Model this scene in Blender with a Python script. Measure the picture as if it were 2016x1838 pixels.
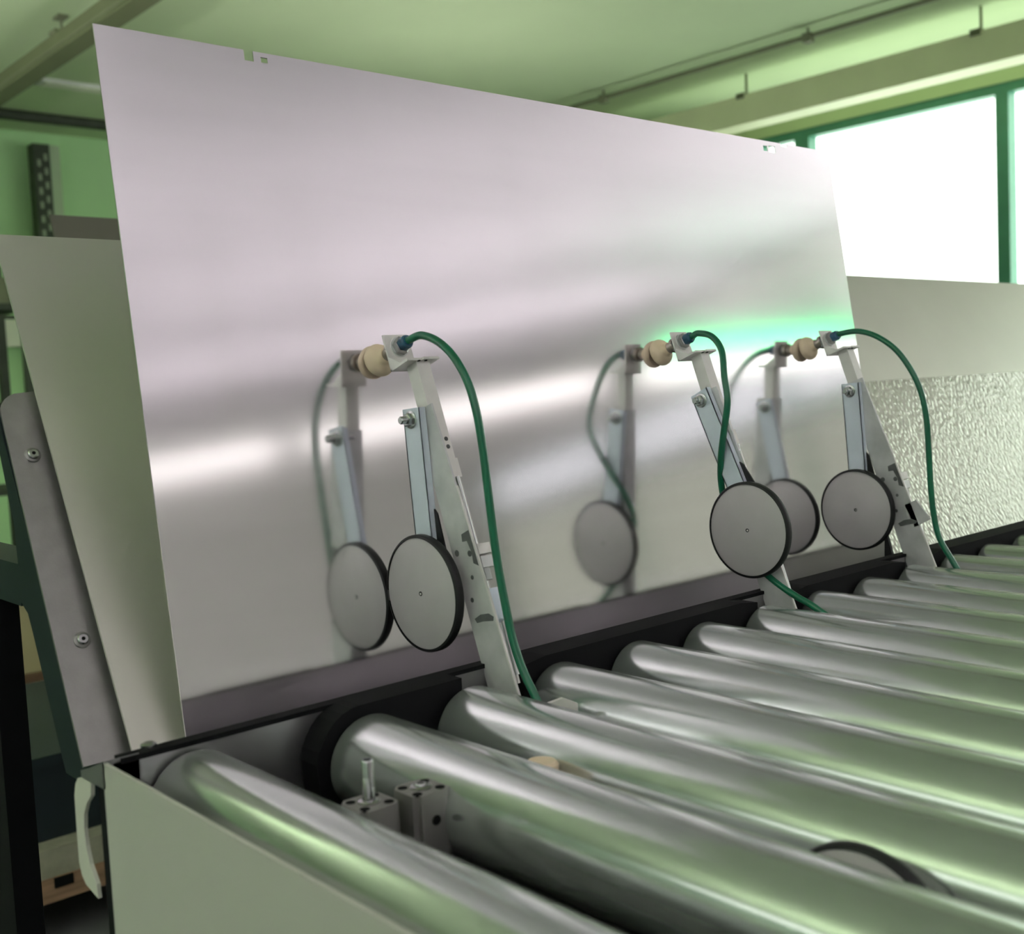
import bpy, bmesh, math, random
from mathutils import Vector, Matrix

for o in list(bpy.data.objects):
    bpy.data.objects.remove(o, do_unlink=True)
SC = bpy.context.scene
COL = SC.collection
random.seed(7)

# ------------------------------------------------------------------ camera
# metres; X runs along the conveyor, -Y across the rollers, Z up; z = 0 is the roller axis height
cam = bpy.data.cameras.new('camera')
cam.sensor_fit = 'HORIZONTAL'
cam.sensor_width = 36.0
cam.lens = 39.81
cam.clip_start = 0.02
cam.clip_end = 200
cam_o = bpy.data.objects.new('camera', cam)
COL.objects.link(cam_o)
RX = Vector((0.747306, -0.662773, -0.047600))
RD = Vector((-0.084919, -0.024210, -0.996094))
RF = Vector((0.659031, 0.748429, -0.074375))
mw = Matrix.Identity(4)
for i in range(3):
    mw[i][0] = RX[i]
    mw[i][1] = -RD[i]
    mw[i][2] = -RF[i]
mw.translation = Vector((-0.40402, -0.78016, 0.30861))
cam_o.matrix_world = mw
cam.dof.use_dof = True
cam.dof.focus_distance = 1.25
cam.dof.aperture_fstop = 7.0
SC.camera = cam_o

# ------------------------------------------------------------------ world, daylight, exposure
world = bpy.data.worlds.new('daylight')
SC.world = world
world.use_nodes = True
bg = world.node_tree.nodes['Background']
bg.inputs['Color'].default_value = (0.93, 1.0, 0.92, 1)
bg.inputs['Strength'].default_value = 2.4
SC.cycles.adaptive_threshold = 0.1
SC.cycles.max_bounces = 7
SC.cycles.diffuse_bounces = 4
SC.cycles.glossy_bounces = 4
SC.view_settings.view_transform = 'Standard'
SC.view_settings.look = 'None'
SC.view_settings.exposure = 0.95
SC.view_settings.gamma = 1.0
SC.view_settings.use_curve_mapping = False


def portal(loc, rot, sx, sy):
    l = bpy.data.lights.new('window_portal', 'AREA')
    l.shape = 'RECTANGLE'
    l.size = sx
    l.size_y = sy
    l.cycles.is_portal = True
    o = bpy.data.objects.new('window_portal', l)
    o.location = loc
    o.rotation_euler = rot
    COL.objects.link(o)


portal((8.05, 1.6, 1.25), (0, math.pi / 2, 0), 2.1, 7.2)
portal((8.05, -5.7, 0.83), (0, math.pi / 2, 0), 2.0, 6.6)

# ------------------------------------------------------------------ materials
MAT = {}


def mat(name, col, rough=0.5, metal=0.0, var=0.0, vscale=30.0, vstretch=None, bump=0.0, bscale=200.0,
        emit=None, estr=0.0, spec=0.5, rvar=0.0, coat=0.0, dark=None):
    """procedural principled material: noise colour variation, noise bump, roughness variation"""
    m = bpy.data.materials.new(name)
    m.use_nodes = True
    nt = m.node_tree
    b = nt.nodes['Principled BSDF']
    b.inputs['Base Color'].default_value = (*col, 1)
    b.inputs['Roughness'].default_value = rough
    b.inputs['Metallic'].default_value = metal
    b.inputs['Specular IOR Level'].default_value = spec
    b.inputs['Coat Weight'].default_value = coat
    tc = nt.nodes.new('ShaderNodeTexCoord')
    mp = nt.nodes.new('ShaderNodeMapping')
    nt.links.new(tc.outputs['Object'], mp.inputs['Vector'])
    if vstretch:
        mp.inputs['Scale'].default_value = vstretch
    if var > 0 or rvar > 0:
        n = nt.nodes.new('ShaderNodeTexNoise')
        n.inputs['Scale'].default_value = vscale
        n.inputs['Detail'].default_value = 5
        nt.links.new(mp.outputs[0], n.inputs['Vector'])
        if var > 0:
            cr = nt.nodes.new('ShaderNodeValToRGB')
            d = dark or tuple(c * (1 - var) for c in col)
            cr.color_ramp.elements[0].position = 0.3
            cr.color_ramp.elements[1].position = 0.7
            cr.color_ramp.elements[0].color = (*d, 1)
            cr.color_ramp.elements[1].color = (*[min(1, c * (1 + var * 0.4)) for c in col], 1)
            nt.links.new(n.outputs['Fac'], cr.inputs['Fac'])
            nt.links.new(cr.outputs['Color'], b.inputs['Base Color'])
        if rvar > 0:
            mr = nt.nodes.new('ShaderNodeMapRange')
            mr.inputs['To Min'].default_value = max(0, rough - rvar)
            mr.inputs['To Max'].default_value = rough + rvar
            nt.links.new(n.outputs['Fac'], mr.inputs['Value'])
            nt.links.new(mr.outputs[0], b.inputs['Roughness'])
    if bump > 0:
        n2 = nt.nodes.new('ShaderNodeTexNoise')
        n2.inputs['Scale'].default_value = bscale
        n2.inputs['Detail'].default_value = 3
        nt.links.new(mp.outputs[0], n2.inputs['Vector'])
        bp = nt.nodes.new('ShaderNodeBump')
        bp.inputs['Strength'].default_value = bump
        bp.inputs['Distance'].default_value = 0.002
        nt.links.new(n2.outputs['Fac'], bp.inputs['Height'])
        nt.links.new(bp.outputs[0], b.inputs['Normal'])
    if emit:
        b.inputs['Emission Color'].default_value = (*emit, 1)
        b.inputs['Emission Strength'].default_value = estr
    MAT[name] = m
    return m


def glass_mat(name, tint):
    m = bpy.data.materials.new(name)
    m.use_nodes = True
    nt = m.node_tree
    nt.nodes.clear()
    out = nt.nodes.new('ShaderNodeOutputMaterial')
    tr = nt.nodes.new('ShaderNodeBsdfTransparent')
    tr.inputs['Color'].default_value = (*tint, 1)
    gl = nt.nodes.new('ShaderNodeBsdfGlossy')
    gl.inputs['Roughness'].default_value = 0.02
    mx = nt.nodes.new('ShaderNodeMixShader')
    mx.inputs[0].default_value = 0.05
    nt.links.new(tr.outputs[0], mx.inputs[1])
    nt.links.new(gl.outputs[0], mx.inputs[2])
    nt.links.new(mx.outputs[0], out.inputs['Surface'])
    MAT[name] = m
    return m


mat('ceiling', (0.57, 0.68, 0.43), 0.9, var=0.05, vscale=1.2)
mat('ceiling_white', (0.78, 0.75, 0.77), 0.9, var=0.03, vscale=1.2)
mat('wall_green', (0.58, 0.88, 0.48), 0.85, var=0.06, vscale=0.8)
mat('wall_pale', (0.90, 0.88, 0.84), 0.85, var=0.05, vscale=0.8)
mat('wall_side', (0.55, 0.70, 0.58), 0.85, var=0.05, vscale=0.8)
mat('wall_window', (0.62, 0.72, 0.42), 0.85, var=0.05, vscale=0.8)
mat('floor', (0.22, 0.225, 0.23), 0.45, var=0.3, vscale=2.0)
mat('teal', (0.08, 0.28, 0.19), 0.45, var=0.1, vscale=6)
mat('trunking', (0.90, 0.92, 0.62), 0.6, var=0.06, vscale=3)
mat('trunking_dark', (0.17, 0.18, 0.10), 0.6, var=0.08, vscale=3)
mat('conduit', (0.22, 0.23, 0.15), 0.6, var=0.1, vscale=8)
mat('sheet', (0.90, 0.875, 0.90), 0.11, 1.0, var=0.03, vscale=9, vstretch=(0.3, 4, 4), rvar=0.02)
mat('back_panel', (0.62, 0.62, 0.54), 0.36, 0.6, var=0.05, vscale=5)
mat('chrome', (0.64, 0.685, 0.655), 0.19, 0.8, var=0.05, vscale=14, vstretch=(1, 0.15, 1), rvar=0.05)
mat('rail', (0.36, 0.35, 0.36), 0.38, 0.9, var=0.12, vscale=14, rvar=0.05)
mat('black_guard', (0.007, 0.007, 0.008), 0.7, var=0.2, vscale=20, spec=0.15)
mat('dark_frame', (0.012, 0.022, 0.025), 0.55, var=0.2, vscale=10, spec=0.3)
mat('tray', (0.009, 0.010, 0.0105), 0.7, var=0.2, vscale=12, spec=0.15)
mat('cream', (0.54, 0.535, 0.47), 0.55, var=0.04, vscale=4, bump=0.08, bscale=700)
mat('cream_edge', (0.66, 0.65, 0.56), 0.5, var=0.04, vscale=4)
mat('bracket_grey', (0.34, 0.335, 0.32), 0.42, 0.8, var=0.10, vscale=60, bump=0.06, bscale=600)
mat('zinc', (0.66, 0.67, 0.66), 0.36, 0.5, var=0.14, vscale=18, rvar=0.06)
mat('zinc_dirty', (0.68, 0.665, 0.67), 0.42, 0.35, var=0.3, vscale=26, rvar=0.06, dark=(0.52, 0.52, 0.52))
mat('zinc_blue', (0.78, 0.84, 0.94), 0.40, 0.3, var=0.06, vscale=18)
mat('alu_bright', (0.80, 0.77, 0.74), 0.4, 0.3, var=0.08, vscale=40)
mat('steel_bolt', (0.50, 0.50, 0.50), 0.22, 1.0, var=0.1, vscale=60)
mat('brass', (0.40, 0.35, 0.30), 0.30, 0.9, var=0.1, vscale=60)
mat('cup', (0.88, 0.70, 0.50), 0.55, var=0.12, vscale=25, coat=0.1)
mat('wheel_face', (0.56, 0.525, 0.535), 0.5, 0.2, var=0.05, vscale=30, bump=0.05, bscale=900)
mat('rubber', (0.012, 0.012, 0.013), 0.5, var=0.2, vscale=40, spec=0.4)
mat('hose', (0.006, 0.15, 0.075), 0.28, var=0.12, vscale=20, coat=0.15)
mat('blue_plastic', (0.02, 0.09, 0.16), 0.35, var=0.1, vscale=30)
mat('cyl_body', (0.34, 0.325, 0.31), 0.45, 0.6, var=0.08, vscale=30)
mat('hole', (0.01, 0.01, 0.01), 0.8, var=0.1, vscale=30, spec=0.1)
mat('grease', (0.13, 0.135, 0.135), 0.5, var=0.4, vscale=60, spec=0.3)
mat('wood', (0.42, 0.25, 0.15), 0.7, var=0.3, vscale=12, vstretch=(0.6, 8, 8))
mat('cardboard', (0.22, 0.125, 0.075), 0.8, var=0.1, vscale=8)
mat('carton_cream', (0.62, 0.52, 0.30), 0.75, var=0.06, vscale=6)
mat('board', (0.42, 0.40, 0.30), 0.8, var=0.15, vscale=40)
mat('crate', (0.007, 0.016, 0.022), 0.6, var=0.2, vscale=8)
mat('brown_panel', (0.20, 0.19, 0.15), 0.5, 0.3, var=0.08, vscale=4)
mat('post', (0.05, 0.06, 0.04), 0.6, var=0.3, vscale=10)
mat('post_hole', (0.34, 0.40, 0.28), 0.7, var=0.1, vscale=10)
mat('pale_post', (0.50, 0.62, 0.42), 0.7, var=0.05, vscale=4)
PINK = (1.0, 0.93, 0.97)
mat('glow_up', (0.9, 0.88, 0.88), 0.4, emit=PINK, estr=3.8)
mat('glow_down', (0.9, 0.88, 0.88), 0.4, emit=(1.0, 0.93, 0.91), estr=0.95)
mat('fill_up_right', (0.9, 0.88, 0.88), 0.4, emit=PINK, estr=5.0)
mat('fill_up_diag', (0.9, 0.88, 0.88), 0.4, emit=PINK, estr=9.0)
mat('fill_up_row', (0.9, 0.88, 0.88), 0.4, emit=PINK, estr=3.6)
mat('glow_rear', (0.9, 0.88, 0.88), 0.4, emit=PINK, estr=0.6)
mat('fill_soft', (0.9, 0.88, 0.88), 0.4, emit=PINK, estr=0.27)
mat('fill_up_side', (0.88, 0.9, 0.88), 0.4, emit=(0.98, 1.0, 0.97), estr=14.0)
mat('fill_down_side', (0.88, 0.9, 0.88), 0.4, emit=(1.0, 1.0, 0.96), estr=2.2)
mat('fill_up_left', (0.88, 0.9, 0.88), 0.4, emit=(0.97, 1.0, 0.94), estr=24.0)
mat('fill_floor', (0.9, 0.9, 0.88), 0.4, emit=(1.0, 1.0, 0.94), estr=12.0)
mat('glow_signal', (0.02, 0.5, 0.25), 0.4, emit=(0.0, 1.0, 0.24), estr=1.7)
mat('lamp_body', (0.75, 0.75, 0.73), 0.4, var=0.05, vscale=5)
mat('ceiling_panel', (0.80, 0.80, 0.68), 0.6, var=0.03, vscale=5)
mat('blind_box', (0.62, 0.60, 0.68), 0.6, var=0.05, vscale=4)
glass_mat('glass', (0.97, 1.0, 0.97))
glass_mat('glass_fill', (0.31, 0.305, 0.285))
glass_mat('glass_grey', (0.46, 0.445, 0.47))

# bubbly protective film: raised bubbles over a voronoi pattern
fm = mat('film', (0.46, 0.46, 0.385), 0.2, 0.45, var=0.08, vscale=30)
nt = fm.node_tree
tc = nt.nodes.new('ShaderNodeTexCoord')
mp = nt.nodes.new('ShaderNodeMapping')
mp.inputs['Rotation'].default_value = (0, 0.5, 0)
mp.inputs['Scale'].default_value = (1.0, 1.0, 0.55)
vo = nt.nodes.new('ShaderNodeTexVoronoi')
vo.inputs['Scale'].default_value = 150
vo.inputs['Randomness'].default_value = 0.75
bp = nt.nodes.new('ShaderNodeBump')
bp.inputs['Strength'].default_value = 0.42
bp.inputs['Distance'].default_value = 0.0024
bp.invert = True
nt.links.new(tc.outputs['Object'], mp.inputs['Vector'])
nt.links.new(mp.outputs[0], vo.inputs['Vector'])
nt.links.new(vo.outputs['Distance'], bp.inputs['Height'])
nt.links.new(bp.outputs[0], nt.nodes['Principled BSDF'].inputs['Normal'])


# ------------------------------------------------------------------ geometry helpers
def obj(name, bm, m, parent=None, smooth=False, bevel=0.0):
    if bevel > 0:
        bmesh.ops.bevel(bm, geom=[e for e in bm.edges if e.is_manifold and e.calc_face_angle(0) > 0.6],
                        offset=bevel, segments=2, affect='EDGES', profile=0.5)
    bmesh.ops.recalc_face_normals(bm, faces=bm.faces[:])
    me = bpy.data.meshes.new(name)
    bm.to_mesh(me)
    bm.free()
    if smooth:
        me.polygons.foreach_set('use_smooth', [True] * len(me.polygons))
        try:
            me.set_sharp_from_angle(angle=math.radians(35))
        except Exception:
            pass
    o = bpy.data.objects.new(name, me)
    COL.objects.link(o)
    me.materials.append(MAT[m])
    if parent is not None:
        o.parent = parent
        o.matrix_parent_inverse = parent.matrix_world.inverted()
    return o


def tag(o, label=None, cat=None, group=None, kind=None):
    if label:
        o['label'] = label
    if cat:
        o['category'] = cat
    if group:
        o['group'] = group
    if kind:
        o['kind'] = kind
    return o


def thing(name, label, cat, loc, group=None):
    o = bpy.data.objects.new(name, None)
    o.empty_display_size = 0.05
    o.location = loc
    o.matrix_world = Matrix.Translation(loc)
    COL.objects.link(o)
    return tag(o, label, cat, group)


def B():
    return bmesh.new()


def box(bm, x0, x1, y0, y1, z0, z1):
    vs = [bm.verts.new((x, y, z)) for x in (x0, x1) for y in (y0, y1) for z in (z0, z1)]
    for f in ((0, 1, 3, 2), (4, 6, 7, 5), (0, 4, 5, 1), (2, 3, 7, 6), (0, 2, 6, 4), (1, 5, 7, 3)):
        bm.faces.new([vs[i] for i in f])
    return bm


def bx(*a):
    return box(B(), *a)


def prism(bm, pts, d):
    """closed polygon of 3D points extruded by vector d"""
    a = [bm.verts.new(p) for p in pts]
    d = Vector(d)
    b = [bm.verts.new(Vector(p) + d) for p in pts]
    n = len(pts)
    bm.faces.new(a)
    bm.faces.new(b[::-1])
    for i in range(n):
        bm.faces.new((a[i], b[i], b[(i + 1) % n], a[(i + 1) % n]))
    return bm


def yz(bm, pts, x0, x1):
    return prism(bm, [(x0, y, z) for y, z in pts], (x1 - x0, 0, 0))


def lathe(bm, p0, ax, prof, n=32, caps=True):
    """prof: list of (distance along axis, radius)"""
    ax = Vector(ax).normalized()
    p0 = Vector(p0)
    u = ax.orthogonal().normalized()
    w = ax.cross(u)
    rings = []
    for t, r in prof:
        rings.append([bm.verts.new(p0 + ax * t + (u * math.cos(2 * math.pi * i / n) + w * math.sin(2 * math.pi * i / n)) * r)
                      for i in range(n)])
    for a, b in zip(rings, rings[1:]):
        for i in range(n):
            bm.faces.new((a[i], a[(i + 1) % n], b[(i + 1) % n], b[i]))
    if caps:
        bm.faces.new(rings[0][::-1])
        bm.faces.new(rings[-1])
    return bm


def cyl(bm, p0, p1, r, n=20):
    p0, p1 = Vector(p0), Vector(p1)
    return lathe(bm, p0, p1 - p0, [(0, r), ((p1 - p0).length, r)], n)


def ring(bm, p0, ax, w, ro, ri, n=48):
    """flat ring (tyre) of width w"""
    return lathe(bm, p0, ax, [(0, ri), (0.0008, ro - 0.0008), (0.002, ro), (w - 0.002, ro), (w - 0.0008, ro - 0.0008), (w, ri)], n, caps=False)


def catmull(pts, k=10):
    pts = [Vector(p) for p in pts]
    P = [pts[0] * 2 - pts[1]] + pts + [pts[-1] * 2 - pts[-2]]
    out = []
    for i in range(1, len(P) - 2):
        a, b, c, d = P[i - 1:i + 3]
        for j in range(k):
            t = j / k
            out.append(0.5 * ((2 * b) + (c - a) * t + (2 * a - 5 * b + 4 * c - d) * t * t + (3 * b - a - 3 * c + d) * t ** 3))
    out.append(P[-2])
    return out


def sweep(bm, path, r, n=12):
    prev = None
    u = None
    for i, p in enumerate(path):
        t = (path[min(i + 1, len(path) - 1)] - path[max(i - 1, 0)]).normalized()
        u = t.orthogonal().normalized() if u is None else (u - t * u.dot(t)).normalized()
        w = t.cross(u)
        rg = [bm.verts.new(p + (u * math.cos(2 * math.pi * k / n) + w * math.sin(2 * math.pi * k / n)) * r) for k in range(n)]
        if prev:
            for k in range(n):
                bm.faces.new((prev[k], prev[(k + 1) % n], rg[(k + 1) % n], rg[k]))
        else:
            bm.faces.new(rg[::-1])
        prev = rg
    bm.faces.new(prev)
    return bm


FLOOR = -0.85
CEIL = 2.60
X0, X1, Y0, Y1 = -4.2, 8.0, -9.4, 9.1

# ================================================================== the room
tag(obj('floor', bx(X0, X1 + 0.3, Y0, Y1 + 0.2, FLOOR - 0.1, FLOOR), 'floor'), 'dark grey workshop floor around the machine', kind='structure')
tag(obj('ceiling', bx(X0, X1 + 0.3, -0.5, Y1 + 0.2, CEIL, CEIL + 0.1), 'ceiling'), 'flat pale green workshop ceiling', kind='structure')
tag(obj('ceiling', bx(X0, X1 + 0.3, Y0, -0.5, CEIL, CEIL + 0.1), 'ceiling_white'), 'white ceiling bay over the operator side', kind='structure')
tag(obj('wall_back', bx(X0, X1 + 0.3, Y1, Y1 + 0.2, FLOOR, CEIL), 'wall_green'), 'green painted far wall behind the metal sheets', kind='structure')
tag(obj('wall_left', bx(X0 - 0.2, X0, Y0, Y1 + 0.2, FLOOR, CEIL), 'wall_side'), 'pale green side wall opposite the windows', kind='structure')
tag(obj('wall_front', bx(X0, X1 + 0.3, Y0 - 0.2, Y0, FLOOR, CEIL), 'wall_pale'), 'pale wall behind the photographer', kind='structure')

# window wall: two runs of openings along Y
WA = (-1.9, 5.35, 0.28, 2.33)
WB = (-9.0, -2.4, 1.30, 1.80)
LB = (-0.15, 1.20)
xa, xb = X1, X1 + 0.25
YS = -2.0
bm = B()
box(bm, xa, xb, YS, Y1 + 0.2, FLOOR, WA[2])
box(bm, xa, xb, WA[1], Y1 + 0.2, WA[2], CEIL)
box(bm, xa, xb, WA[0], WA[1], WA[3], CEIL)
box(bm, xa, xb, YS, WA[0], WA[2], CEIL)
tag(obj('wall_right', bm, 'wall_window'), 'pale wall with the bright row of windows', kind='structure')
bm = B()
box(bm, xa, xb, Y0, YS, FLOOR, LB[0])
box(bm, xa, xb, WB[0], WB[1], LB[1], WB[2])
box(bm, xa, xb, WB[1], YS, LB[0], CEIL)
box(bm, xa, xb, Y0, WB[0], LB[0], CEIL)
box(bm, xa, xb, WB[0], WB[1], WB[3], CEIL)
tag(obj('wall_right', bm, 'wall_pale'), 'white end wall of the operator side with a low ribbon window', kind='structure')

WN = [0]


def window(y0, y1, z0, z1, fl, fr, ft, fb, glass='glass', label=None):
    """one bay: four frame bars and a pane, set in the window wall"""
    WN[0] += 1
    w = bpy.data.objects.new('window_%d' % WN[0], None)
    w.location = (X1 + 0.1, (y0 + y1) / 2, z0)
    w.matrix_world = Matrix.Translation(w.location)
    COL.objects.link(w)
    tag(w, label, kind='structure')
    xf0, xf1 = X1 + 0.02, X1 + 0.14
    obj('jamb', bx(xf0, xf1, y0, y0 + fr, z0, z1), 'teal', w)
    obj('jamb', bx(xf0, xf1, y1 - fl, y1, z0, z1), 'teal', w)
    obj('head', bx(xf0, xf1, y0 + fr, y1 - fl, z1 - ft, z1), 'teal', w)
    obj('sill', bx(xf0, xf1, y0 + fr, y1 - fl, z0, z0 + fb), 'teal', w)
    obj('pane', bx(X1 + 0.085, X1 + 0.09, y0 + fr, y1 - fl, z0 + fb, z1 - ft), glass, w)


window(4.865, 5.35, WA[2], WA[3], 0.06, 0.07, 0.07, 0.06, label='narrow window bay peeping out above the big metal sheet')
window(3.14, 4.865, WA[2], WA[3], 0.07, 0.05, 0.07, 0.06, label='wide bright window beside the right edge of the metal sheet')
window(1.45, 3.14, WA[2], WA[3], 0.05, 0.06, 0.07, 0.06, label='bright window at the right edge of the picture')
window(-0.2, 1.45, WA[2], WA[3], 0.06, 0.06, 0.07, 0.06, label='window further along the wall to the right')
window(-1.9, -0.2, WA[2], WA[3], 0.06, 0.06, 0.07, 0.06, label='last tall window of the row')
for i in range(3):
    window(WB[0] + 2.2 * i, WB[0] + 2.2 * (i + 1), WB[2], WB[3], 0.04, 0.04, 0.04, 0.04, glass='glass_grey', label='low ribbon window mirrored in the metal sheet, bay %s' % ('one', 'two', 'three')[i])
for i in range(3):  # added glowing panes that brighten the wall mirrored low in the sheet
    window(WB[0] + 2.2 * i, WB[0] + 2.2 * (i + 1), LB[0], LB[1], 0.02, 0.02, 0.02, 0.02, glass='glass_fill', label='added frosted lower window brightening the mirrored end wall, bay %s' % ('one', 'two', 'three')[i])

# ceiling services ------------------------------------------------------------
cd = thing('ceiling_conduit', 'thin dark conduit on short hangers under the ceiling near the windows', 'conduit', (6.40, 3, 2.54))
obj('pipe', cyl(B(), (6.33, 8.9, 2.54), (6.43, -1.4, 2.54), 0.016, 12), 'conduit', cd, True)
for yy in (7.48, 5.584, 3.69, 1.8, -0.1):
    xx = 6.33 + (8.9 - yy) / 10.3 * 0.10
    obj('hanger', cyl(bx(xx - 0.03, xx + 0.03, yy - 0.03, yy + 0.03, 2.50, 2.56), (xx, yy, 2.55), (xx, yy, CEIL), 0.008, 8), 'conduit', cd)

tr = thing('cable_trunking', 'wide olive trunking hung below the ceiling above the windows', 'trunking', (6.9, 2.8, 2.3))
obj('duct', bx(6.9, 7.12, -1.45, 8.9, 2.206, 2.424), 'trunking', tr, bevel=0.008)
for yy in (6.5, 4.65, 2.783, 0.9, -1.0):
    obj('hanger', box(cyl(B(), (6.98, yy, 2.42), (6.98, yy, CEIL), 0.01, 8), 6.89, 7.02, yy - 0.035, yy + 0.035, 2.40, 2.44), 'trunking_dark', tr)

tl = thing('cable_trunking', 'dark olive trunking with a hook on top, upper left corner of the ceiling', 'trunking', (2.2, 6.0, 2.4))
obj('duct', bx(2.2, 2.33, -1.45, 8.9, 2.38, 2.49), 'trunking_dark', tl, bevel=0.006)
obj('lid', bx(2.194, 2.336, -1.45, 8.9, 2.405, 2.418), 'conduit', tl)
for yy in (7.9, 6.09, 4.2):
    h = cyl(B(), (2.25, yy, 2.48), (2.25, yy, CEIL), 0.008, 8)
    box(h, 2.19, 2.31, yy - 0.05, yy + 0.05, 2.488, 2.51)
    box(h, 2.22, 2.28, yy - 0.05, yy + 0.05, 2.585, 2.60)
    obj('hanger', h, 'conduit', tl)

tag(obj('pipe', cyl(B(), (-4.0, 8.45, 2.55), (7.8, 8.45, 2.58), 0.045, 16), 'post', None, True), 'black pipe running along the far wall under the ceiling', 'pipe')
cp = thing('ceiling_light', 'unlit pale flat light panel on the ceiling at upper left', 'light', (2.9, 7.48, 2.6))
obj('housing', bx(2.60, 3.80, 7.42, 7.56, 2.575, 2.60), 'lamp_body', cp)
obj('diffuser', bx(2.63, 3.77, 7.435, 7.545, 2.568, 2.575), 'ceiling_panel', cp)

# suspended tube lamps on the photographer's side, one row mirrored in the sheet as the streak, the others added fill


def pendant(p0, p1, glow_up, glow_down, label):
    """direct/indirect linear pendant: bright lens on top, dimmer opal lens below"""
    p0, p1 = Vector(p0), Vector(p1)
    d = (p1 - p0).normalized()
    side = d.cross(Vector((0, 0, 1))).normalized()
    up = Vector((0, 0, 1))
    t = thing('pendant_lamp', label, 'lamp', (p0 + p1) / 2, 'linear pendants hanging on the operator side')

    def bar(w0, w1, z0, z1, e0=0.05, e1=0.05):
        a, b = p0 + d * e0, p1 - d * e1
        return prism(B(), [a + side * w0 + up * z0, a + side * w1 + up * z0, a + side * w1 + up * z1, a + side * w0 + up * z1], b - a)
    obj('top_lens', bar(-0.10, 0.10, 0.052, 0.056), glow_up, t)
    obj('side_skirt', bar(-0.115, -0.103, 0.03, 0.085), 'lamp_body', t)
    obj('side_skirt', bar(0.103, 0.115, 0.03, 0.085), 'lamp_body', t)
    obj('housing', bar(-0.10, 0.10, 0.03, 0.05), 'lamp_body', t)
    lens = B()
    n = 14
    a, b = p0 + d * 0.05, p1 - d * 0.05
    ra, rb_ = [], []
    for k in range(n + 1):
        an = math.pi + math.pi * k / n
        off = side * (0.10 * math.cos(an)) + up * (0.029 + 0.095 * math.sin(an))
        ra.append(lens.verts.new(a + off))
        rb_.append(lens.verts.new(b + off))
    for k in range(n):
        lens.faces.new((ra[k], ra[k + 1], rb_[k + 1], rb_[k]))
    lens.faces.new(ra[::-1])
    lens.faces.new(rb_)
    lens.faces.new((ra[0], rb_[0], rb_[n], ra[n]))
    obj('lower_lens', lens, glow_down, t, True)
    obj('end_cap', bar(-0.115, 0.115, -0.07, 0.085, 0.0, (p1 - p0).length - 0.045), 'lamp_body', t)
    obj('end_cap', bar(-0.115, 0.115, -0.07, 0.085, (p1 - p0).length - 0.045, 0.0), 'lamp_body', t)
    for k in (0.15, 0.85):
        q = p0.lerp(p1, k)
        obj('hanger', cyl(B(), q + up * 0.05, (q.x, q.y, CEIL), 0.004, 8), 'conduit', t)


# row mirrored as the pale streak
pendant((1.60, -4.43, 1.20), (2.56, -3.91, 1.20), 'glow_up', 'glow_down', 'pendant lamp mirrored at the far left of the sheet')
pendant((2.63, -3.87, 1.20), (4.02, -2.95, 1.20), 'glow_up', 'glow_down', 'pendant lamp mirrored on both sides of the nearest arm')
pendant((4.10, -2.92, 1.20), (6.20, -2.52, 1.20), 'glow_up', 'glow_down', 'pendant lamp mirrored between the two far arms')
# added fill lamps, brightening the ceiling that the sheet mirrors
pendant((2.25, -5.85, 1.53), (3.30, -5.22, 1.53), 'fill_up_row', 'glow_down', 'first added fill lamp of the second row on the operator side')
pendant((3.38, -5.17, 1.53), (5.60, -4.02, 1.53), 'fill_up_row', 'glow_down', 'middle added fill lamp of the second row on the operator side')
pendant((5.70, -3.98, 1.53), (7.75, -3.62, 1.53), 'fill_up_row', 'glow_down', 'last added fill lamp of the second row on the operator side')
pendant((2.60, -7.62, 1.85), (4.35, -6.66, 1.85), 'fill_up_row', 'glow_down', 'first added fill lamp of the third row on the operator side')
pendant((4.45, -6.60, 1.85), (7.60, -4.75, 1.85), 'fill_up_row', 'glow_down', 'long added fill lamp of the third row on the operator side')
pendant((-0.45, -1.40, 1.75), (0.30, -3.25, 1.75), 'fill_up_diag', 'fill_soft', 'slanting added fill lamp near the photographer')
pendant((0.38, -3.45, 1.75), (1.10, -5.30, 1.75), 'fill_up_diag', 'fill_soft', 'slanting added fill lamp further behind the photographer')
pendant((4.75, -1.40, 1.75), (6.25, -2.20, 1.75), 'fill_up_right', 'fill_soft', 'slanting added fill lamp over the aisle right of the photographer')
pendant((6.40, -2.28, 1.75), (7.75, -3.00, 1.75), 'fill_up_right', 'fill_soft', 'slanting added fill lamp close to the window wall')
for i, y in enumerate((-4.9, -2.2, 0.5)):  # added out of view to brighten surfaces facing the side wall
    pendant((-2.9, y, 1.55), (-2.9, y + 2.4, 1.55), 'fill_up_side', 'fill_down_side',
            'added fill lamp along the side wall, %s' % ('behind the photographer', 'just left of the photographer', 'ahead of the photographer')[i])
pendant((0.1, 4.4, 1.5), (0.1, 7.0, 1.5), 'fill_up_left', 'fill_soft', 'added fill lamp beyond the left edge of the picture')  # added out of view to brighten the left ceiling and far wall
# green signal tube
gt = thing('signal_tube', 'glowing green signal tube mirrored as a green streak in the sheet', 'lamp', (6.9, -3.9, 1.75))
obj('tube', cyl(B(), (5.9, -4.07, 1.76), (7.9, -3.73, 1.76), 0.042, 16), 'glow_signal', gt, True)
obj('back_rail', prism(B(), [(5.9, -4.145, 1.73), (5.9, -4.13, 1.73), (5.9, -4.13, 1.79), (5.9, -4.145, 1.79)], (2.0, 0.34, 0)), 'lamp_body', gt)
for k in (0.1, 0.9):
    obj('hanger', cyl(B(), (5.9 + 2 * k, -4.138 + 0.34 * k, 1.78), (5.9 + 2 * k, -4.138 + 0.34 * k, CEIL), 0.004, 8), 'conduit', gt)


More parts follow.
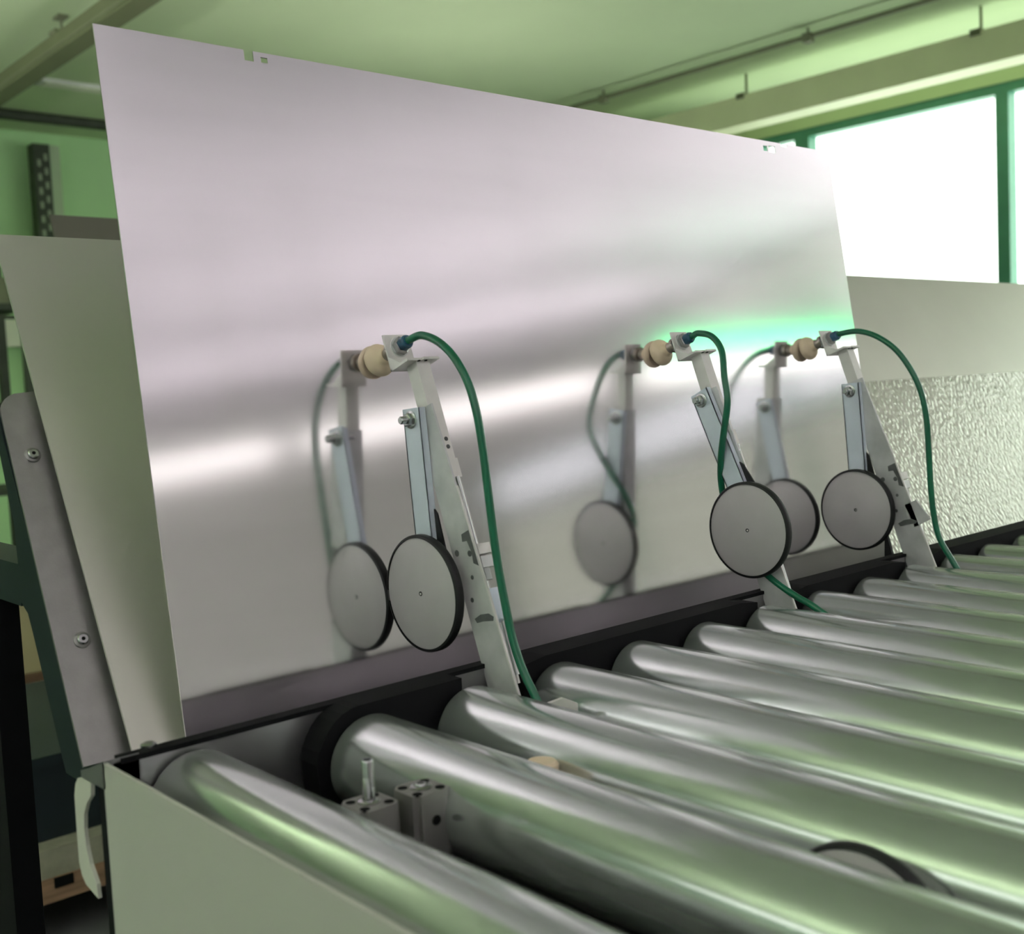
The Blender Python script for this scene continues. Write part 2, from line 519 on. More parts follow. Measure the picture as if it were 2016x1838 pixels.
def fill_uplight(x, y, z, label):  # added upward fill lamp, hidden from view, lighting the green ceiling
    t = thing('fill_lamp', label, 'lamp', (x, y, FLOOR))
    obj('base', lathe(B(), (x, y, FLOOR), (0, 0, 1), [(0, 0.17), (0.02, 0.17), (0.03, 0.15)], 28), 'dark_frame', t, True)
    obj('pole', cyl(B(), (x, y, FLOOR + 0.02), (x, y, z - 0.1), 0.018, 14), 'dark_frame', t, True)
    obj('shade', lathe(B(), (x, y, z - 0.12), (0, 0, 1), [(0, 0.05), (0.02, 0.10), (0.10, 0.22), (0.12, 0.235), (0.115, 0.225)], 32, caps=False), 'lamp_body', t, True)
    obj('lens', lathe(B(), (x, y, z - 0.03), (0, 0, 1), [(0, 0.20), (0.012, 0.20)], 32), 'fill_floor', t, True)


fill_uplight(2.9, 4.1, 1.0, 'added upward fill lamp hidden behind the left part of the metal sheet')
fill_uplight(4.4, 5.0, 1.0, 'added upward fill lamp hidden behind the middle of the metal sheet')

# ================================================================== roller conveyor
PITCH = 0.10926
RR = 0.04
conv = thing('roller_conveyor', 'roller conveyor with chrome rollers, cream end panel and dark side rail', 'conveyor', (0, 0, FLOOR))
XE = 2.75
# side rail: inner web, top lip
rb = yz(B(), [(0.030, -0.22), (0.034, -0.22), (0.034, 0.041), (0.041, 0.041), (0.041, 0.044), (0.030, 0.044)], -0.094, XE)
obj('gap_shade_strip', yz(B(), [(0.0285, 0.0425), (0.0300, 0.0425), (0.0300, 0.0440), (0.0415, 0.0440), (0.0415, 0.0465), (0.0285, 0.0465)], -0.088, XE), 'black_guard', conv)  # black strip in place of the shaded gap between rail and sheet
obj('side_rail', rb, 'rail', conv)
obj('far_side_rail', bx(-0.094, XE, -1.36, -1.33, -0.22, 0.046), 'rail', conv)
# black guards round the roller ends, open where the arms stand
gz0, gz1 = -0.06, 0.0475
segs = [(0.060, 0.214), (0.288, 0.652), (0.722, 0.980), (1.052, 1.55), (1.56, 2.10), (2.11, 2.70)]
for i, (a, b) in enumerate(segs):
    g = B()
    if i == 0:
        pts = [(b, gz0), (b, gz1), (a + 0.045, gz1)]
        for k in range(1, 8):
            an = math.pi / 2 + k / 8 * math.pi / 2
            pts.append((a + 0.045 + 0.045 * math.cos(an), gz1 - 0.05 + 0.05 * math.sin(an)))
        pts += [(a + 0.004, -0.03), (a + 0.02, gz0)]
    else:
        pts = [(b, gz0), (b, gz1 - 0.004), (b - 0.03, gz1), (a + 0.03, gz1), (a, gz1 - 0.004), (a, gz0)]
    prism(g, [(x, 0.0035, z) for x, z in pts], (0, 0.026, 0))
    obj('roller_guard', g, 'black_guard', conv)
# slot behind the rail in which the sheets stand
sl = B()
yz(sl, [(0.034, -0.05), (0.172, -0.05), (0.172, -0.004), (0.150, -0.004), (0.150, -0.016), (0.034, -0.016)], -0.045, XE)
obj('sheet_slot', sl, 'black_guard', conv)
obj('tray', bx(-0.094, XE, -1.33, 0.030, -0.24, -0.22), 'tray', conv)
obj('under_beam', bx(-0.045, XE, 0.034, 0.172, -0.22, -0.05), 'tray', conv)
obj('void_shade_block', bx(-0.094, -0.045, 0.034, 0.062, -0.22, 0.022), 'tray', conv)  # black block in place of the shaded void behind the crescent flange
for yy in (-0.95, -0.55, -0.18):
    obj('cross_beam', bx(0.0, XE, yy - 0.02, yy + 0.02, -0.21, -0.17), 'tray', conv)
for (xx, yy) in ((0.0, -1.30), (0.0, 0.12), (2.65, -1.30), (2.65, 0.12)):
    obj('leg', bx(xx - 0.03, xx + 0.03, yy - 0.03, yy + 0.03, FLOOR, -0.24), 'dark_frame', conv)
# cream end panel with a folded lip
ep = prism(B(), [(-0.1005, -1.36, -0.30), (-0.1005, -1.36, 0.0455), (-0.0975, -1.36, 0.0455), (-0.0975, -1.36, -0.30)], (0, 1.393, 0))
obj('end_panel', ep, 'cream', conv)
# cream crescent flange beyond the panel
fl = [(0.077, 0.025), (0.086, 0.022), (0.092, 0.016), (0.096, 0.006), (0.097, -0.025), (0.097, -0.048), (0.093, -0.057), (0.086, -0.062), (0.062, -0.066),
      (0.063, -0.055), (0.074, -0.043), (0.079, -0.030), (0.0805, -0.016), (0.078, -0.004), (0.071, 0.006), (0.061, 0.014), (0.059, 0.025)]
obj('end_flange', yz(B(), fl, -0.1005, -0.0975), 'cream_edge', conv)
obj('corner_cap', yz(B(), [(0.030, 0.026), (0.078, 0.024), (0.078, 0.030), (0.060, 0.036), (0.030, 0.0475)], -0.1005, -0.074), 'rail', conv)
sb = lathe(B(), (-0.062, 0.040, 0.0475), (0, 0, 1), [(-0.002, 0.006), (0.0015, 0.006), (0.0025, 0.004)], 16)
obj('screw', sb, 'steel_bolt', conv, True)

# rollers: chrome tube with turned-in ends, dark bearing cap and axle
Lr = 1.33
tube_bm = lathe(B(), (0, 0, 0), (0, -1, 0), [(0.0, 0.030), (0.0, 0.0375), (0.0015, 0.0392), (0.004, RR), (Lr - 0.004, RR), (Lr - 0.0015, 0.0392), (Lr, 0.0375), (Lr, 0.030)], 64, caps=False)
cap_bm = lathe(B(), (0, 0.0015, 0), (0, -1, 0), [(0, 0.012), (0, 0.031), (0.006, 0.031)], 32)
axle_bm = cyl(B(), (0, 0.0300, 0), (0, 0.0, 0), 0.008, 16)
xs = [-0.0336] + [i * PITCH for i in range(1, 24)]
r0 = obj('roller', tube_bm, 'chrome', conv, True)
c0 = obj('bearing_cap', cap_bm, 'black_guard', r0, True)
a0 = obj('axle', axle_bm, 'steel_bolt', r0, True)
for i, x in enumerate(xs):
    if i == 0:
        r0.location.x = x
        r0.location.y = 0.0265
        continue
    r = r0.copy()
    COL.objects.link(r)
    r.parent = conv
    r.matrix_parent_inverse = r0.matrix_parent_inverse.copy()
    r.location = (x, 0, 0)
    for ch in (c0, a0):
        k = ch.copy()
        COL.objects.link(k)
        k.parent = r
        k.matrix_parent_inverse = ch.matrix_parent_inverse.copy()

# ================================================================== big metal sheet
TH = math.radians(8.0)
SHY = 0.141


def sheet_pt(x, s, d=0.0):
    """point on the sheet plane: s up the slope, d behind the front face"""
    return (x, SHY + s * math.sin(TH) + d * math.cos(TH), s * math.cos(TH) - d * math.sin(TH))


def plate_cells(bm, xs_, ss_, hole, pt, th):
    """a plate cut into cells so that real openings can be left out"""
    vf, vb = {}, {}

    def v(dct, i, j, d):
        if (i, j) not in dct:
            dct[(i, j)] = bm.verts.new(pt(xs_[i], ss_[j], d))
        return dct[(i, j)]
    cells = {(i, j) for i in range(len(xs_) - 1) for j in range(len(ss_) - 1)
             if not hole((xs_[i] + xs_[i + 1]) / 2, (ss_[j] + ss_[j + 1]) / 2)}
    for (i, j) in cells:
        q = [(i, j), (i + 1, j), (i + 1, j + 1), (i, j + 1)]
        bm.faces.new([v(vf, a, b, 0) for a, b in q])
        bm.faces.new([v(vb, a, b, th) for a, b in q][::-1])
        for (da, db), (a, b) in (((0, -1), (0, 1)), ((1, 0), (1, 2)), ((0, 1), (2, 3)), ((-1, 0), (3, 0))):
            if (i + da, j + db) not in cells:
                bm.faces.new((v(vf, *q[b], 0), v(vf, *q[a], 0), v(vb, *q[a], th), v(vb, *q[b], th)))
    return bm


ST = 0.6512
holes = [(0.1635, 0.1735, ST - 0.0105, 1), (0.1815, 0.1890, ST - 0.0100, ST - 0.0048),
         (1.0060, 1.0165, ST - 0.0155, ST - 0.0075), (1.0195, 1.0355, ST - 0.0160, ST - 0.0065), (1.0510, 1.0670, ST - 0.0045, 1)]
xc = sorted({0.0149, 1.1769} | {h for a in holes for h in a[:2]})
sc = sorted({-0.0155, ST} | {h for a in holes for h in a[2:] if h < ST})
bm = plate_cells(B(), xc, sc, lambda x, s: any(a < x < b and c < s < d for a, b, c, d in holes), sheet_pt, 0.0015)
tag(obj('metal_sheet', bm, 'sheet'), 'large shiny aluminium sheet with notched top edge, held by suction cups', 'metal sheet')

# ================================================================== back panel (leans further back) and its bubbly film
TP = math.radians(28.35)


def panel_pt(x, s, d=0.0, y0=0.157):
    return (x, y0 + s * math.sin(TP) + d * math.cos(TP), s * math.cos(TP) - d * math.sin(TP))


def slab(x0, x1, s0, s1, d0, d1, y0=0.157):
    bm = B()
    prism(bm, [panel_pt(x0, s0, d0, y0), panel_pt(x1, s0, d0, y0), panel_pt(x1, s1, d0, y0), panel_pt(x0, s1, d0, y0)],
          Vector(panel_pt(0, 0, d1, y0)) - Vector(panel_pt(0, 0, d0, y0)))
    return bm


pan = thing('leaning_panel', 'long dull grey panel leaning back behind the shiny sheet', 'panel', panel_pt(1.2, -0.003))
obj('board', slab(-0.026, 3.0, -0.003, 0.5465, 0.0, 0.003), 'back_panel', pan)
tag(obj('film', slab(0.75, 3.0, 0.002, 0.318, -0.0012, -0.0001), 'film', pan), 'bubbly glittering film on the lower half of the panel')

# ================================================================== backrest stand at the left
st = thing('backrest_stand', 'dark steel stand with a grey bolted plate behind the left end of the panel', 'stand', (-0.03, 0.39, FLOOR))
PY = 0.177
pl = []
for (x, s) in [(-0.063, 0.0), (0.06, 0.0), (0.06, 0.366), (-0.02, 0.366)]:
    pl.append((x, s))
for k in range(1, 7):
    an = math.pi / 2 + k / 6 * math.pi / 2
    pl.append((-0.034 + 0.022 * math.cos(an), 0.343 + 0.022 * math.sin(an)))
bm = prism(B(), [panel_pt(x, s, 0, PY) for x, s in pl], Vector(panel_pt(0, 0, 0.003, PY)) - Vector(panel_pt(0, 0, 0, PY)))
plate = obj('support_plate', bm, 'bracket_grey', st)
nrm = Vector((0, -math.cos(TP), math.sin(TP)))
for (x, s) in [(-0.0375, 0.2975), (-0.037, 0.1105)]:
    p = Vector(panel_pt(x, s, 0, PY))
    w = obj('washer', lathe(B(), p, nrm, [(0, 0.0075), (0.0014, 0.0075), (0.002, 0.0065)], 24), 'bracket_grey', plate, True)
    b = lathe(B(), p, nrm, [(0.0015, 0.0052), (0.0042, 0.0050), (0.005, 0.0042)], 20)
    obj('bolt', b, 'steel_bolt', plate, True)
    obj('bolt_socket', cyl(B(), p + nrm * 0.0048, p + nrm * 0.0053, 0.0018, 6), 'hole', plate)
beam = [(0.181, 0.0), (0.350, 0.31), (0.372, 0.31), (0.346, 0.262), (0.323, 0.20), (0.320, 0.163), (0.320, 0.125), (0.303, 0.116), (0.294, 0.100), (0.242, -0.007), (0.235, -0.02), (0.190, -0.02)]
obj('inclined_beam', yz(B(), beam, -0.058, -0.012), 'dark_frame', st)
obj('cross_arm', bx(-0.058, -0.012, 0.3195, 0.72, 0.121, 0.161), 'dark_frame', st)
obj('leg', bx(-0.058, -0.030, 0.416, 0.50, FLOOR, 0.121), 'black_guard', st)
obj('foot', bx(-0.10, 0.02, 0.34, 0.62, FLOOR, FLOOR + 0.03), 'dark_frame', st)

# ================================================================== lifting arms
AA = math.radians(19.5)
SA, CA = math.sin(AA), math.cos(AA)


def arm_point(x, s, t):
    """arm frame: s up the arm, t towards the operator side"""
    return Vector((x, 0.017 + s * SA - t * CA, s * CA + t * SA))


def abox(bm, xf, s0, s1, t0, t1, x0, x1):
    return prism(bm, [arm_point(xf + x0, s0, t0), arm_point(xf + x0, s1, t0), arm_point(xf + x0, s1, t1), arm_point(xf + x0, s0, t1)], (x1 - x0, 0, 0))


def aprism(bm, xf, pts, x0, x1):
    return prism(bm, [arm_point(xf + x0, s, t) for s, t in pts], (x1 - x0, 0, 0))


def alathe(bm, xf, s, t, x, prof, n=24, along='t'):
    p = arm_point(xf + x, s, t)
    ax = (arm_point(0, 0, 1) - arm_point(0, 0, 0)) if along == 't' else (arm_point(0, 1, 0) - arm_point(0, 0, 0)) if along == 's' else Vector((1, 0, 0))
    return lathe(bm, p, ax, prof, n)


def wheel(par, xw, cy, cz, name='wheel'):
    """grey disc with black tread; axis along X, face towards -X"""
    d = lathe(B(), (xw, cy, cz), (1, 0, 0), [(0.0004, 0.0012), (0.0004, 0.0535), (0.001, 0.0545), (0.0085, 0.0545), (0.0085, 0.004)], 64)
    w = obj(name, d, 'wheel_face', par, True)
    obj('tread', ring(B(), (xw - 0.0004, cy, cz), (1, 0, 0), 0.0098, 0.0575, 0.0544, 64), 'rubber', w, True)
    obj('centre_hole', lathe(B(), (xw - 0.0002, cy, cz), (1, 0, 0), [(0, 0.0022), (0.0008, 0.0022)], 12), 'hole', w)
    obj('pin', lathe(B(), (xw - 0.0006, cy - 0.0006, cz), (1, 0, 0), [(0, 0.0011), (0.0008, 0.0011)], 10), 'alu_bright', w)
    return w


def make_arm(xf, label, wc, hose_pts, bolt, clamp_side, wedge):
    t = thing('lifting_arm', label, 'machine arm', (xf + 0.01, 0.0, -0.22), 'suction arms in front of the sheet')
    # folded steel channel
    ch = aprism(B(), xf, [(-0.19, 0.0), (0.300, 0.0), (0.300, 0.0285), (0.24, 0.031), (0.08, 0.0370), (-0.06, 0.0425), (-0.19, 0.0425)], 0.0, 0.0022)
    abox(ch, xf, -0.19, 0.300, -0.0002, 0.0020, 0.0022, 0.021)
    chan = obj('channel', ch, 'zinc_dirty', t)
    # bright cut edge of the flange
    obj('edge', aprism(B(), xf, [(-0.10, 0.0425), (-0.06, 0.0425), (0.08, 0.0370), (0.215, 0.0321), (0.215, 0.0333), (0.08, 0.0384), (-0.06, 0.0439), (-0.10, 0.0439)], 0.0002, 0.0026), 'alu_bright', chan)
    # fixing holes and grease marks on the flange
    for (s, tt, r) in ((0.155, 0.0075, 0.0032), (0.128, 0.0205, 0.0022), (0.108, 0.0115, 0.0024), (0.150, 0.026, 0.003)):
        obj('rivet', alathe(B(), xf, s, tt, -0.0006, [(0, r * 0.6), (0.0004, r), (0.001, r)], 14, 'x'), 'grease', chan)
    smear = aprism(B(), xf, [(0.0905, 0.008), (0.086, 0.010), (0.0855, 0.020), (0.083, 0.034), (0.0865, 0.036), (0.091, 0.030), (0.0925, 0.018)], -0.0003, 0.0)
    obj('slot', smear, 'grease', chan)
    smear = aprism(B(), xf, [(0.170, 0.0215), (0.163, 0.020), (0.162, 0.027), (0.150, 0.0295), (0.140, 0.028), (0.136, 0.0345), (0.171, 0.0333)], -0.0003, 0.0)
    obj('slot', smear, 'grease', chan)
    # sliding square tube
    tb = abox(B(), xf, 0.10, 0.350, 0.0022, 0.0190, 0.0035, 0.0195)
    tube = obj('slider_tube', tb, 'alu_bright', t, bevel=0.0008)
    for s in (0.266, 0.258):
        obj('screw', alathe(B(), xf, s, 0.0188, 0.0145, [(0, 0.0022), (0.0006, 0.0022)], 12), 'grease', tube)
    obj('rod_block', abox(B(), xf, 0.226, 0.245, 0.0188, 0.0225, 0.005, 0.019), 'alu_bright', tube, bevel=0.0006)
    obj('rod_nut', abox(B(), xf, 0.219, 0.2262, 0.0150, 0.0225, 0.008, 0.016), 'zinc', tube)
    # small air cylinder that drives the slider
    cy = obj('air_cylinder', alathe(B(), xf, 0.030, 0.0265, 0.0125, [(0, 0.0060), (0.052, 0.0060), (0.054, 0.005)], 20, 's'), 'zinc', t, True)
    obj('piston_rod', alathe(B(), xf, 0.08, 0.0240, 0.0115, [(0, 0.0021), (0.146, 0.0021)], 12, 's'), 'steel_bolt', cy, True)
    obj('mount_block', abox(B(), xf, 0.1465, 0.1565, 0.0215, 0.0345, 0.0045, 0.0200), 'alu_bright', cy, bevel=0.0006)
    obj('mount_block', abox(B(), xf, 0.1335, 0.1445, 0.0200, 0.0335, 0.0055, 0.0195), 'zinc', cy, bevel=0.0006)
    obj('lock_nut', alathe(B(), xf, 0.122, 0.0260, 0.0125, [(0, 0.0055), (0.0115, 0.0055)], 6, 's'), 'zinc', cy)
    cl = aprism(B(), xf, [(0.112, 0.0265), (0.1135, 0.0320 if not clamp_side else 0.045), (0.083, 0.0345 if not clamp_side else 0.0555), (0.079, 0.030)], 0.004 if not clamp_side else 0.0, 0.021 if not clamp_side else 0.003)
    obj('clamp', cl, 'zinc_blue' if not clamp_side else 'zinc_dirty', t)
    obj('end_fitting', alathe(B(), xf, 0.022, 0.0265, 0.0135, [(0, 0.0035), (0.009, 0.0035), (0.009, 0.0058), (0.018, 0.0058)], 16, 's'), 'alu_bright', cy, True)
    # head bracket
    hb = abox(B(), xf, 0.3475, 0.3860, -0.0085, -0.0065, -0.0085, 0.0225)
    abox(hb, xf, 0.3475, 0.3500, -0.0085, 0.0215, -0.0085, 0.0225)
    abox(hb, xf, 0.3475, 0.3500, 0.0080, 0.0240, 0.0100, 0.0290)
    aprism(hb, xf, [(0.350, -0.0066), (0.362, -0.0066), (0.350, 0.010)], -0.0085, -0.0068)
    head = obj('head_bracket', hb, 'alu_bright', t)
    for x in (0.006, 0.0145):
        obj('screw_hole', alathe(B(), xf, 0.3470, 0.0205, x, [(0, 0.0018), (0.0004, 0.0018)], 10, 's'), 'hole', head)
    # vacuum cup with stem, nut and push-in fitting
    xc_ = 0.0075
    cup = obj('suction_cup', alathe(B(), xf, 0.3735, -0.0478, xc_, [(0.0000, 0.0152), (0.0010, 0.0166), (0.0035, 0.0173), (0.0070, 0.0170), (0.0105, 0.0150), (0.0130, 0.0105), (0.0150, 0.0085), (0.0200, 0.0075)], 36), 'cup', t, True)
    obj('cup_stem', alathe(B(), xf, 0.3730, -0.0285, xc_, [(0, 0.0068), (0.008, 0.0072), (0.008, 0.0095), (0.0125, 0.0095), (0.0125, 0.0068), (0.0220, 0.0068)], 20), 'brass', cup, True)
    obj('hex_nut', alathe(B(), xf, 0.3725, -0.0180, xc_, [(0, 0.0098), (0.0080, 0.0098)], 6), 'steel_bolt', cup)
    obj('washer', alathe(B(), xf, 0.3725, -0.0065, xc_, [(0, 0.0105), (0.0015, 0.0105)], 24), 'zinc', cup)
    obj('hex_nut', alathe(B(), xf, 0.3725, -0.0050, xc_, [(0, 0.0092), (0.0060, 0.0092), (0.0065, 0.008)], 6), 'steel_bolt', cup)
    obj('push_in_fitting', alathe(B(), xf, 0.3725, 0.0010, xc_, [(0, 0.0070), (0.0075, 0.0070), (0.0090, 0.0058), (0.0100, 0.0058)], 20), 'blue_plastic', cup, True)
    # swinging link with the wheel
    by, bz = bolt
    wy, wz = wc
    d = Vector((0, wy - by, wz - bz))
    L = d.length
    d.normalize()
    n = Vector((0, -d.z, d.y))
    if n.y > 0:
        n = -n
    pv = Vector((0, by, bz))

    def lk(x, a, w):
        return Vector((xf + x, 0, 0)) + pv + d * a + n * w
    lb = prism(B(), [lk(-0.0085, -0.011, -0.0125), lk(-0.0085, -0.011, 0.0145), lk(-0.0085, L + 0.012, 0.0145), lk(-0.0085, L + 0.012, -0.0125)], (0.0016, 0, 0))
    prism(lb, [lk(-0.0085, -0.011, 0.0131), lk(-0.0085, -0.011, 0.0145), lk(-0.0085, L, 0.0145), lk(-0.0085, L, 0.0131)], (0.0075, 0, 0))
    prism(lb, [lk(-0.0085, -0.009, -0.0125), lk(-0.0085, -0.009, -0.0111), lk(-0.0085, L, -0.0111), lk(-0.0085, L, -0.0125)], (0.0060, 0, 0))
    link = obj('link_bar', lb, 'zinc_blue', t)
    pb = lk(-0.0085, 0, 0)
    obj('washer', lathe(B(), pb, (-1, 0, 0), [(0, 0.0088), (0.0012, 0.0088), (0.0016, 0.008)], 24), 'steel_bolt', link, True)
    obj('nut', lathe(B(), pb, (-1, 0, 0), [(0.0012, 0.0066), (0.0060, 0.0066), (0.0066, 0.0058)], 6), 'steel_bolt', link)
    obj('bolt', lathe(B(), pb, (-1, 0, 0), [(0.005, 0.0040), (0.0125, 0.0040), (0.0135, 0.0032)], 16), 'steel_bolt', link, True)
    obj('pivot_pin', cyl(B(), pb, pb + Vector((0.020, 0, 0)), 0.004, 12), 'steel_bolt', link, True)
    # thin black blade between link and channel
    m0 = lk(-0.003, L * 0.52, 0.014)
    sp = prism(B(), [m0, lk(-0.003, L * 0.55, 0.0185), lk(-0.003, L * 0.68, 0.023), lk(-0.003, L * 0.76, 0.026), lk(-0.003, L * 0.72, 0.0195), lk(-0.003, L * 0.9, 0.0160), lk(-0.003, L * 0.9, 0.014)], (0.002, 0, 0))
    obj('black_blade', sp, 'rubber', t)
    wheel(t, xf - 0.0185, wy, wz)
    if wedge:
        wd = yz(B(), [(0.0575, 0.070), (0.0535, 0.070), (0.0440, 0.036), (0.0585, 0.036)], xf - 0.006, xf - 0.001)
        obj('stop_block', wd, 'rubber', t)
    # air hose from the fitting down between the rollers
    p = [arm_point(xf + xc_, 0.3725, 0.0060), arm_point(xf + xc_, 0.3725, 0.0130)] + [Vector((xf + q[0], q[1], q[2])) for q in hose_pts]
    obj('air_hose', sweep(B(), catmull(p, 10), 0.0040, 14), 'hose', t, True)
    return t


XA1 = 2.5 * PITCH - 0.011
XA2 = 6.5 * PITCH - 0.011
XA3 = 9.5 * PITCH - 0.011
h1 = [(.011, .1137, .3588), (.011, .0883, .3513), (.011, .0653, .3356), (.011, .0466, .3118), (.011, .0354, .283), (.011, .0291, .2498), (.011, .0246, .2118),
      (.011, .0202, .1739), (.011, .0154, .1409), (.011, .0074, .1035), (.011, -.001, .0711), (.011, -.0131, .0444), (.011, -.030, .020), (.011, -.055, -.02), (.011, -.08, -.09)]
h2 = [(.011, .1232, .3583), (.009, .1010, .3530), (.003, .0820, .335), (-.010, .069, .304), (-.016, .061, .274), (-.016, .068, .237), (-.012, .0765, .207),
      (-.004, .084, .176), (.003, .083, .143), (.003, .066, .110), (.0, .040, .078), (.0, .0201, .0644), (.0, .0025, .054), (.0, -.0182, .0442), (.002, -.0418, .0333), (.006, -.068, .012), (.010, -.10, -.05)]
h3 = [(.011, .1009, .3574), (.011, .0694, .3468), (.011, .039, .3234), (.011, .0135, .284), (.011, .0018, .2423), (.011, -.0015, .1938), (.011, -.0034, .1452),
      (.011, -.007, .1036), (.011, -.0151, .0692), (.011, -.0361, .0348), (.011, -.055, .0), (.011, -.075, -.07)]
make_arm(XA1, 'nearest suction arm with hanging grey wheel, left of the three', (0.0985, 0.1085), h1, (0.1120, 0.2770), False, False)
make_arm(XA2, 'middle suction arm whose wheel swings out and covers the arm', (0.0365, 0.1210), h2, (0.1067, 0.2755), False, False)
make_arm(XA3, 'farthest suction arm, at the right end of the shiny sheet', (0.0945, 0.1060), h3, (0.1050, 0.2735), True, True)

# ================================================================== small parts between the rollers
def air_cyl(cx, cy, ztop, rod, label):
    t = thing('air_cylinder', label, 'cylinder', (cx, cy, -0.22), 'compact air cylinders between the first rollers')
    h = 0.0155
    n = 0.0045
    pts = [(-h, -h + n), (-h + n, -h + n), (-h + n, -h), (h - n, -h), (h, -h + n * 0.6), (h, h - n), (h - n * 1.2, h - n), (h - n * 1.2, h), (-h + n, h), (-h, h - n)]
    b = prism(B(), [(cx + x, cy + y, -0.12) for x, y in pts], (0, 0, ztop + 0.12))
    body = obj('body', b, 'cyl_body', t)
    for (x, y) in ((-0.0095, 0.0090), (0.0098, 0.0085), (0.0098, -0.0098), (-0.0098, -0.0090)):
        obj('corner_hole', lathe(B(), (cx + x, cy + y, ztop - 0.001), (0, 0, 1), [(0, 0.0036), (0.0013, 0.0036)], 16), 'hole', body)
    obj('collar', lathe(B(), (cx, cy, ztop), (0, 0, 1), [(0, 0.0078), (0.0012, 0.0078), (0.002, 0.0066)], 24), 'steel_bolt', body, True)
    obj('piston_rod', lathe(B(), (cx, cy, ztop), (0, 0, 1), [(0, 0.0046), (rod - 0.001, 0.0046), (rod, 0.0040), (rod, 0.0026), (rod - 0.003, 0.0026)], 24), 'steel_bolt', t, True)
    obj('air_port', lathe(B(), (cx + 0.001, cy - h - 0.0004, ztop - 0.020), (0, -1, 0), [(-0.001, 0.0036), (0, 0.0036), (0.0008, 0.003)], 14), 'hole', body)
    obj('foot', bx(cx - 0.022, cx + 0.022, cy - 0.022, cy + 0.022, -0.22, -0.12), 'tray', t)


air_cyl(0.0185, -0.1345, 0.0245, 0.030, 'compact grey air cylinder with its shiny rod raised')
air_cyl(0.0610, -0.1370, 0.0235, 0.0035, 'compact grey air cylinder with its rod drawn in')
hw = thing('transfer_wheel', 'dark grey wheel lying low between two rollers in the foreground', 'wheel', (0.16, -0.425, -0.22))
wheel(hw, 0.161, -0.427, -0.0275, 'disc')
obj('wheel_post', bx(0.170, 0.176, -0.445, -0.409, -0.22, -0.02), 'tray', hw)
tag(obj('fixing_tab', prism(B(), [(0.262, -0.050, -0.05), (0.262, -0.050, 0.021), (0.272, -0.066, 0.0285), (0.280, -0.076, 0.024), (0.280, -0.076, -0.05)], (0.0015, 0.004, 0)), 'alu_bright'),
    'small pale metal tab sticking up beside the nearest green hose', 'bracket')
tag(obj('oval_tab', lathe(B(), (0.166, -0.150, -0.008), (0.05, 0.0, 1), [(0, 0.013), (0.024, 0.013), (0.0265, 0.011)], 20), 'cup', None, True), 'small pale round pad between the second and third roller', 'pad')
tag(obj('cross_bar', bx(0.186, 0.230, -0.30, 0.025, -0.112, -0.10), 'rail'), 'dark metal cross bar low between the rollers', 'bar')

# ================================================================== things behind the stand
pal = thing('wooden_pallet', 'light wooden pallet on the floor behind the stand', 'pallet', (0.6, 2.0, FLOOR))
for k in range(5):
    obj('deck_board', bx(0.12, 1.32, 1.66 + k * 0.17, 1.66 + k * 0.17 + 0.12, -0.752, -0.700), 'wood', pal)
for xx in (0.12, 0.65, 1.18):
    obj('bearer', bx(xx, xx + 0.14, 1.66, 2.46, -0.772, -0.752), 'wood', pal)
    for yy in (1.66, 1.99, 2.32):
        obj('block', bx(xx, xx + 0.14, yy, yy + 0.14, FLOOR + 0.0, -0.772), 'wood', pal)
obj('notch', bx(0.385, 0.425, 1.655, 1.70, -0.722, -0.7003), 'hole', pal)
tag(obj('board', bx(0.15, 1.28, 1.665, 2.45, -0.700, -0.638), 'board'), 'flat beige board lying on the wooden pallet', 'board')
cr = thing('plastic_crate', 'dark blue crate on the beige board behind the stand', 'crate', (0.7, 2.1, -0.638))
obj('body', bx(0.20, 1.2, 1.72, 2.40, -0.638, -0.46), 'crate', cr, bevel=0.01)
obj('rim', bx(0.19, 1.21, 1.71, 2.41, -0.475, -0.45), 'crate', cr)
ca = thing('cardboard_box', 'brown cardboard box in the gap beside the dark stand', 'box', (0.8, 2.8, FLOOR))
obj('carton', bx(0.45, 1.25, 2.62, 3.1, FLOOR, -0.478), 'cardboard', ca)
obj('tape', bx(0.44, 1.26, 2.83, 2.89, -0.5, -0.4765), 'board', ca)
cb = thing('cardboard_box', 'cream box stacked on the brown cardboard box', 'box', (0.8, 2.8, -0.478))
obj('carton', bx(0.46, 1.2, 2.64, 3.08, -0.4765, -0.22), 'carton_cream', cb)
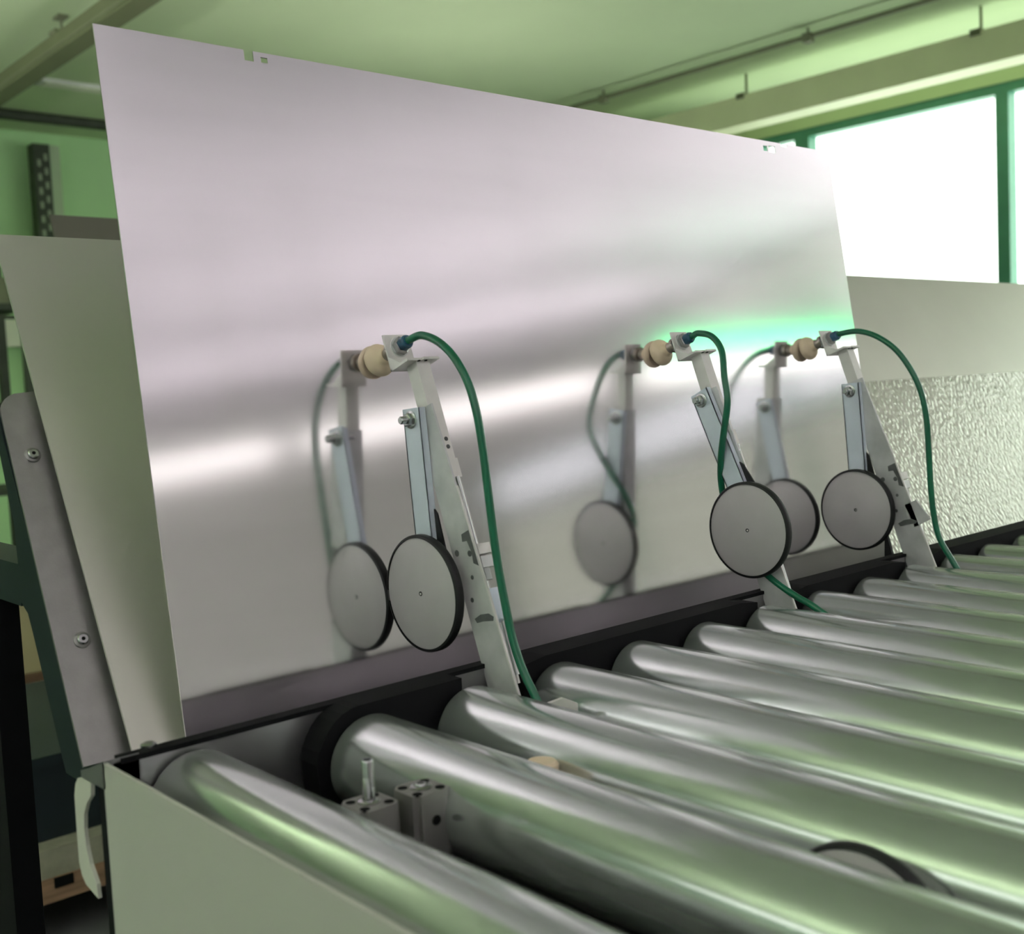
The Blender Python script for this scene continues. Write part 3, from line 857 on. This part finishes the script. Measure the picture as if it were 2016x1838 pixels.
obj('lid', bx(0.455, 1.205, 2.635, 3.085, -0.26, -0.218), 'carton_cream', cb)
# another leaning sheet further back
sk = thing('stacked_panel', 'brown-grey panel standing far behind, showing above the leaning panel', 'panel', (1.3, 1.4, FLOOR))
obj('sheet', prism(B(), [(0.495, 1.47, 0.10), (2.2, 1.47, 0.10), (2.2, 1.62, 0.70), (0.47, 1.62, 0.70)], (0, 0.006, 0)), 'brown_panel', sk)
obj('ledge', bx(0.9, 2.2, 1.42, 1.56, 0.06, 0.10), 'post', sk)
for xx in (1.0, 2.1):
    obj('trestle_leg', bx(xx, xx + 0.05, 1.45, 1.53, FLOOR, 0.06), 'post', sk)
# rack at the far left
rk = thing('storage_rack', 'storage rack with dark shelves by the far wall at left', 'rack', (1.3, 6.2, FLOOR))
for xx in (0.55, 1.86):
    for yy in (6.0, 6.45):
        obj('upright', bx(xx, xx + 0.05, yy, yy + 0.05, FLOOR, 1.25), 'post', rk)
for zz in (-0.2, 0.30, 0.862):
    obj('shelf', bx(0.55, 1.91, 6.0, 6.5, zz, zz + 0.035), 'post', rk)
obj('shelf_lip', bx(0.55, 1.91, 5.99, 6.0, 0.805, 0.828), 'post', rk)
tag(obj('storage_box', bx(0.70, 1.84, 6.05, 6.45, 0.897, 1.05), 'conduit', None, bevel=0.01), 'olive box on the top shelf of the far rack', 'box')
tag(obj('cable_duct', bx(-2.0, 2.9, 8.98, 9.095, 0.80, 1.02), 'ceiling_panel', None, bevel=0.01), 'pale horizontal wall duct at the far left', 'duct')
po = thing('perforated_post', 'dark perforated steel post standing against the far wall', 'post', (3.09, 8.93, FLOOR))
obj('upright', bx(3.02, 3.15, 8.88, 9.02, FLOOR, 2.46), 'post', po)
for k in range(26):
    for j in (0, 1):
        obj('perforation', bx(3.045 + 0.055 * j, 3.07 + 0.055 * j, 8.874, 8.88, -0.6 + 0.115 * k + 0.05 * j, -0.545 + 0.115 * k + 0.05 * j), 'post_hole', po)
obj('side_cover', bx(3.152, 3.24, 8.90, 9.04, FLOOR, 2.46), 'pale_post', po)
